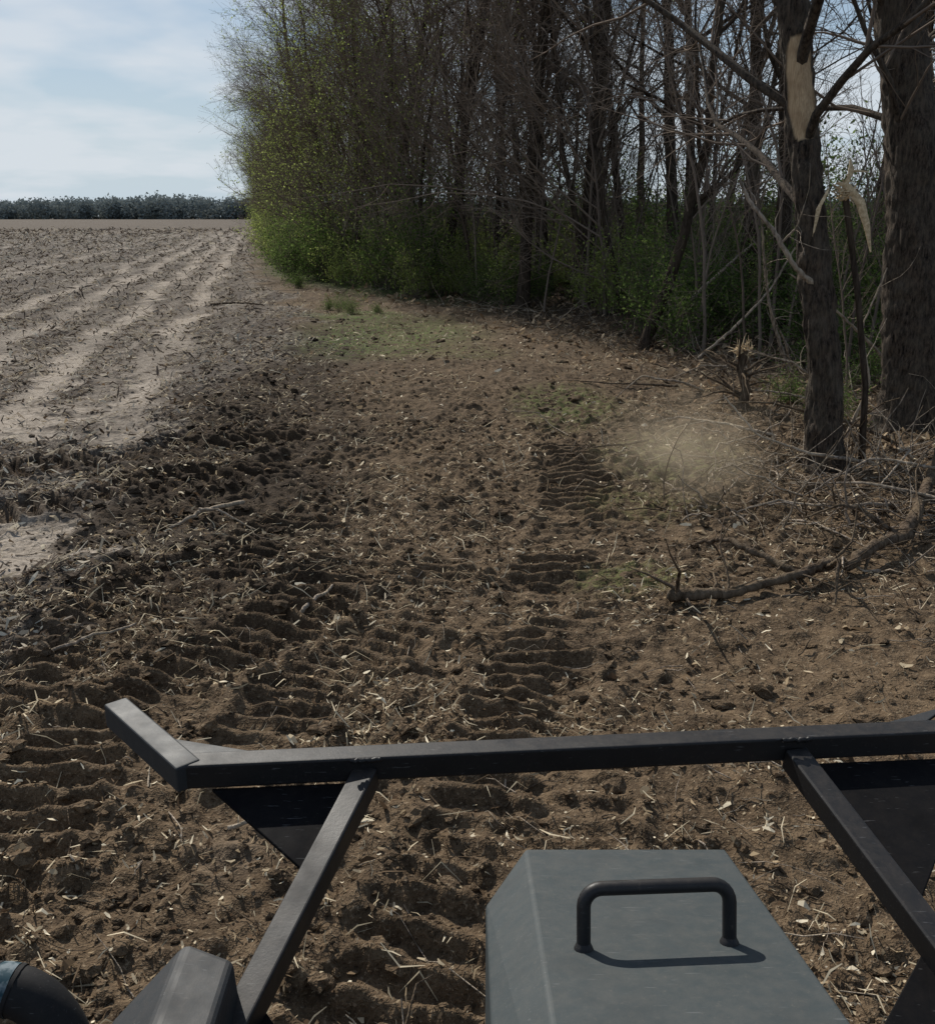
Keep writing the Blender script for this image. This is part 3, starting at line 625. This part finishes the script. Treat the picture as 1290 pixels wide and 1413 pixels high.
prism('right_strut_bracket',[(.80,1.42,1.172),(.66,1.26,1.15),(.66,1.0,1.09),(.90,1.0,1.08)],(0,0,-.01),m_plate_shade)
mb=MB();rng=np.random.default_rng(4)
for cx,cy in ((-.206,1.772),(.694,1.852)):
    q=np.array([(cx-.03+.06*t,cy-.022+.007*t,1.3445+.0*t) for t in np.linspace(0,1,14)])+rng.normal(0,.0012,(14,3))
    mb.tube(q,.0042+rng.random(14)*.0018,7,0)
o=link(bpy.data.objects.new('weld_beads',mb.mesh('weld_beads',[m_black])));o.parent=mac
bm=bmesh.new()
def lz(y): return 1.44+(1.33-y)*.292
F_=[(.092,1.33,lz(1.33)),(.408,1.33,lz(1.33)),(.408,1.30,1.15),(.027,1.20,1.15),(.027,1.222,lz(1.222)-.052)]
R_=[(.088,.50,lz(.50)),(.402,.50,lz(.50)),(.402,.50,1.0),(.0255,.50,1.0),(.0255,.50,lz(.50)-.060)]
a=[bm.verts.new(v) for v in F_];c=[bm.verts.new(v) for v in R_]
bm.faces.new(a);bm.faces.new(c[::-1])
for i in range(5): bm.faces.new([a[i],c[i],c[(i+1)%5],a[(i+1)%5]])
part('engine_cover',bm,m_lid,.004,3)
mb=MB();nrm=np.array([0,.28,.96]);A=np.array([.1426,.996,lz(.996)]);B=np.array([.326,1.012,lz(1.012)])
ex_=(B-A)/np.linalg.norm(B-A);hh=.074;rc=.022;pts=[A-nrm*.004,A+nrm*(hh-rc)]
for i in range(1,7):
    t=i/6*math.pi/2;pts.append(A+nrm*(hh-rc+rc*math.sin(t))+ex_*(rc-rc*math.cos(t)))
for i in range(0,7):
    t=i/6*math.pi/2;pts.append(B+nrm*(hh-rc+rc*math.cos(t))-ex_*(rc-rc*math.sin(t)))
pts.append(B-nrm*.004)
P=np.array(pts)
t=np.gradient(P,axis=0);t/=np.linalg.norm(t,axis=1)[:,None];sdv=np.cross(nrm,ex_);sdv/=np.linalg.norm(sdv);w2=np.cross(t,sdv)
k=16;an=np.arange(k)*2*math.pi/k;V=(P[:,None]+.0088*(np.cos(an)[None,:,None]*sdv[None,None]+np.sin(an)[None,:,None]*w2[:,None])).reshape(-1,3)
n=len(P);i=np.arange(n-1)[:,None]*k;j=np.arange(k)[None];Qh=np.stack([i+j,i+(j+1)%k,i+k+(j+1)%k,i+k+j],-1).reshape(-1,4)
mb.add(V,Qh,0)
for c0 in (A,B):
    r_=[.0125,.0118,.0102,.0088];z_=[-.002,.002,.005,.008];mb.tube([c0+nrm*q for q in z_],r_,14,0)
o=link(bpy.data.objects.new('lid_handle',mb.mesh('lid_handle',[m_black])));o.parent=mac
bm=bmesh.new();F_=[(-.462,1.335,1.262),(-.375,1.30,1.255),(-.36,1.30,1.0),(-.56,1.25,1.0),(-.56,1.24,1.19)];R_=[(x,.75,z) for x,_,z in F_]
a=[bm.verts.new(v) for v in F_];c=[bm.verts.new(v) for v in R_];bm.faces.new(a);bm.faces.new(c[::-1])
for i in range(5): bm.faces.new([a[i],c[i],c[(i+1)%5],a[(i+1)%5]])
part('side_housing',bm,m_dark,.012,3)
mb=MB();t=np.linspace(0,math.pi,28)
P=np.stack([-.635-.095*np.cos(t)*1.0,1.06+.03*np.sin(t)+.0*t,1.265+.125*np.sin(t)],1);P=np.concatenate([[P[0]-np.array([0,.05,.25])],P,[P[-1]-np.array([0,.05,.25])]])
mb.tube(P,np.full(len(P),.034),18,0);mb.tube(P[14:17],np.full(3,.0352),18,1)
for i_ in (14,16): mb.tube([P[i_]-(P[i_+1]-P[i_])*.25,P[i_]+(P[i_+1]-P[i_])*.25],[.0358,.0358],18,0)
o=link(bpy.data.objects.new('hydraulic_hose',mb.mesh('hydraulic_hose',[m_rub,m_lab])));o.parent=mac
mb=MB();t=np.linspace(0,2*math.pi,25);q=np.stack([.425+.016*np.cos(t),.86+0*t,1.52+.016*np.sin(t)],1);mb.tube(q,np.full(25,.004),8,0)
o=link(bpy.data.objects.new('lifting_eye',mb.mesh('lifting_eye',[m_black])));o.parent=mac
def box(name,x0,x1,y0,y1,z0_,z1_,mat,bev=.03):
    bm=bmesh.new();vs=[bm.verts.new((x,y,z)) for z in (z0_,z1_) for x,y in ((x0,y0),(x1,y0),(x1,y1),(x0,y1))]
    for f in [(0,3,2,1),(4,5,6,7),(0,1,5,4),(1,2,6,5),(2,3,7,6),(3,0,4,7)]: bm.faces.new([vs[i] for i in f])
    return part(name,bm,mat,bev)
box('chassis',-.45,.93,-2.0,.70,.45,1.03,m_lid)
for nm,x0,x1 in (('left_track',-.80,-.42),('right_track',.90,1.28)):
    bm=bmesh.new();pr=[]
    for i in range(13): t=math.pi/2+i/12*math.pi;pr.append((-1.7+.32*math.cos(t),.36+.32*math.sin(t)))
    for i in range(13): t=-math.pi/2+i/12*math.pi;pr.append((.3+.32*math.cos(t),.36+.32*math.sin(t)))
    a=[bm.verts.new((x0,y,z)) for y,z in pr];c=[bm.verts.new((x1,y,z)) for y,z in pr];bm.faces.new(a);bm.faces.new(c[::-1]);n=len(pr)
    for i in range(n): bm.faces.new([a[i],c[i],c[(i+1)%n],a[(i+1)%n]])
    part(nm,bm,m_rub,.01)
# ------------------------------------------------------------------ sky and sun
AZ=-28;EL=41
w=bpy.data.worlds.new('World');S.world=w;w.use_nodes=True;nt=w.node_tree;nt.nodes.clear();b=NB(nt)
out=nt.nodes.new('ShaderNodeOutputWorld');bg=b.n('ShaderNodeBackground');bg.inputs[1].default_value=.078
sk=b.n('ShaderNodeTexSky',sky_type='NISHITA');sk.sun_disc=False;sk.sun_elevation=math.radians(EL);sk.sun_rotation=math.radians(AZ);sk.air_density=1.0;sk.dust_density=.3;sk.ozone_density=1.5
tc=b.n('ShaderNodeTexCoord').outputs['Generated']
sxyz=b.n('ShaderNodeSeparateXYZ');b.l(tc,sxyz.inputs[0])
zz_=b.math('ADD',sxyz.outputs[2],.16);cx=b.n('ShaderNodeCombineXYZ');b.l(b.math('DIVIDE',sxyz.outputs[0],zz_),cx.inputs[0]);b.l(b.math('DIVIDE',sxyz.outputs[1],zz_),cx.inputs[1]);cx.inputs[2].default_value=3.1
cn=b.noise(cx.outputs[0],1.5,4,.5)
hz=b.ramp(sxyz.outputs[2],[(0,1),(.16,.40),(.5,0)])
col=b.mix(.35,sk.outputs[0],(2.6,4.3,6.9))
col=b.mix(hz,col,(6.9,8.2,9.2))
col=b.mix(b.ramp(cn,[(.45,0),(.63,.7)]),col,(9.2,9.7,10.3))
b.l(col,bg.inputs[0]);b.l(bg.outputs[0],out.inputs[0])
L=bpy.data.lights.new('sun','SUN');L.energy=5.0;L.angle=math.radians(.5);L.color=(1,.95,.86)
so=link(bpy.data.objects.new('sun',L));sd_=Vector((math.sin(math.radians(AZ))*math.cos(math.radians(EL)),math.cos(math.radians(AZ))*math.cos(math.radians(EL)),math.sin(math.radians(EL))))
so.rotation_euler=sd_.to_track_quat('Z','Y').to_euler()
S.view_settings.view_transform='Standard';S.view_settings.look='None';S.view_settings.exposure=0
cd=bpy.data.cameras.new('camera');cam=link(bpy.data.objects.new('camera',cd));cam.location=(0,0,2.4)
cam.rotation_euler=(math.radians(90-16.82),0,0);cd.sensor_fit='VERTICAL';cd.angle=2*math.atan(706.5/1350);cd.clip_start=.05;cd.clip_end=5000
S.camera=cam
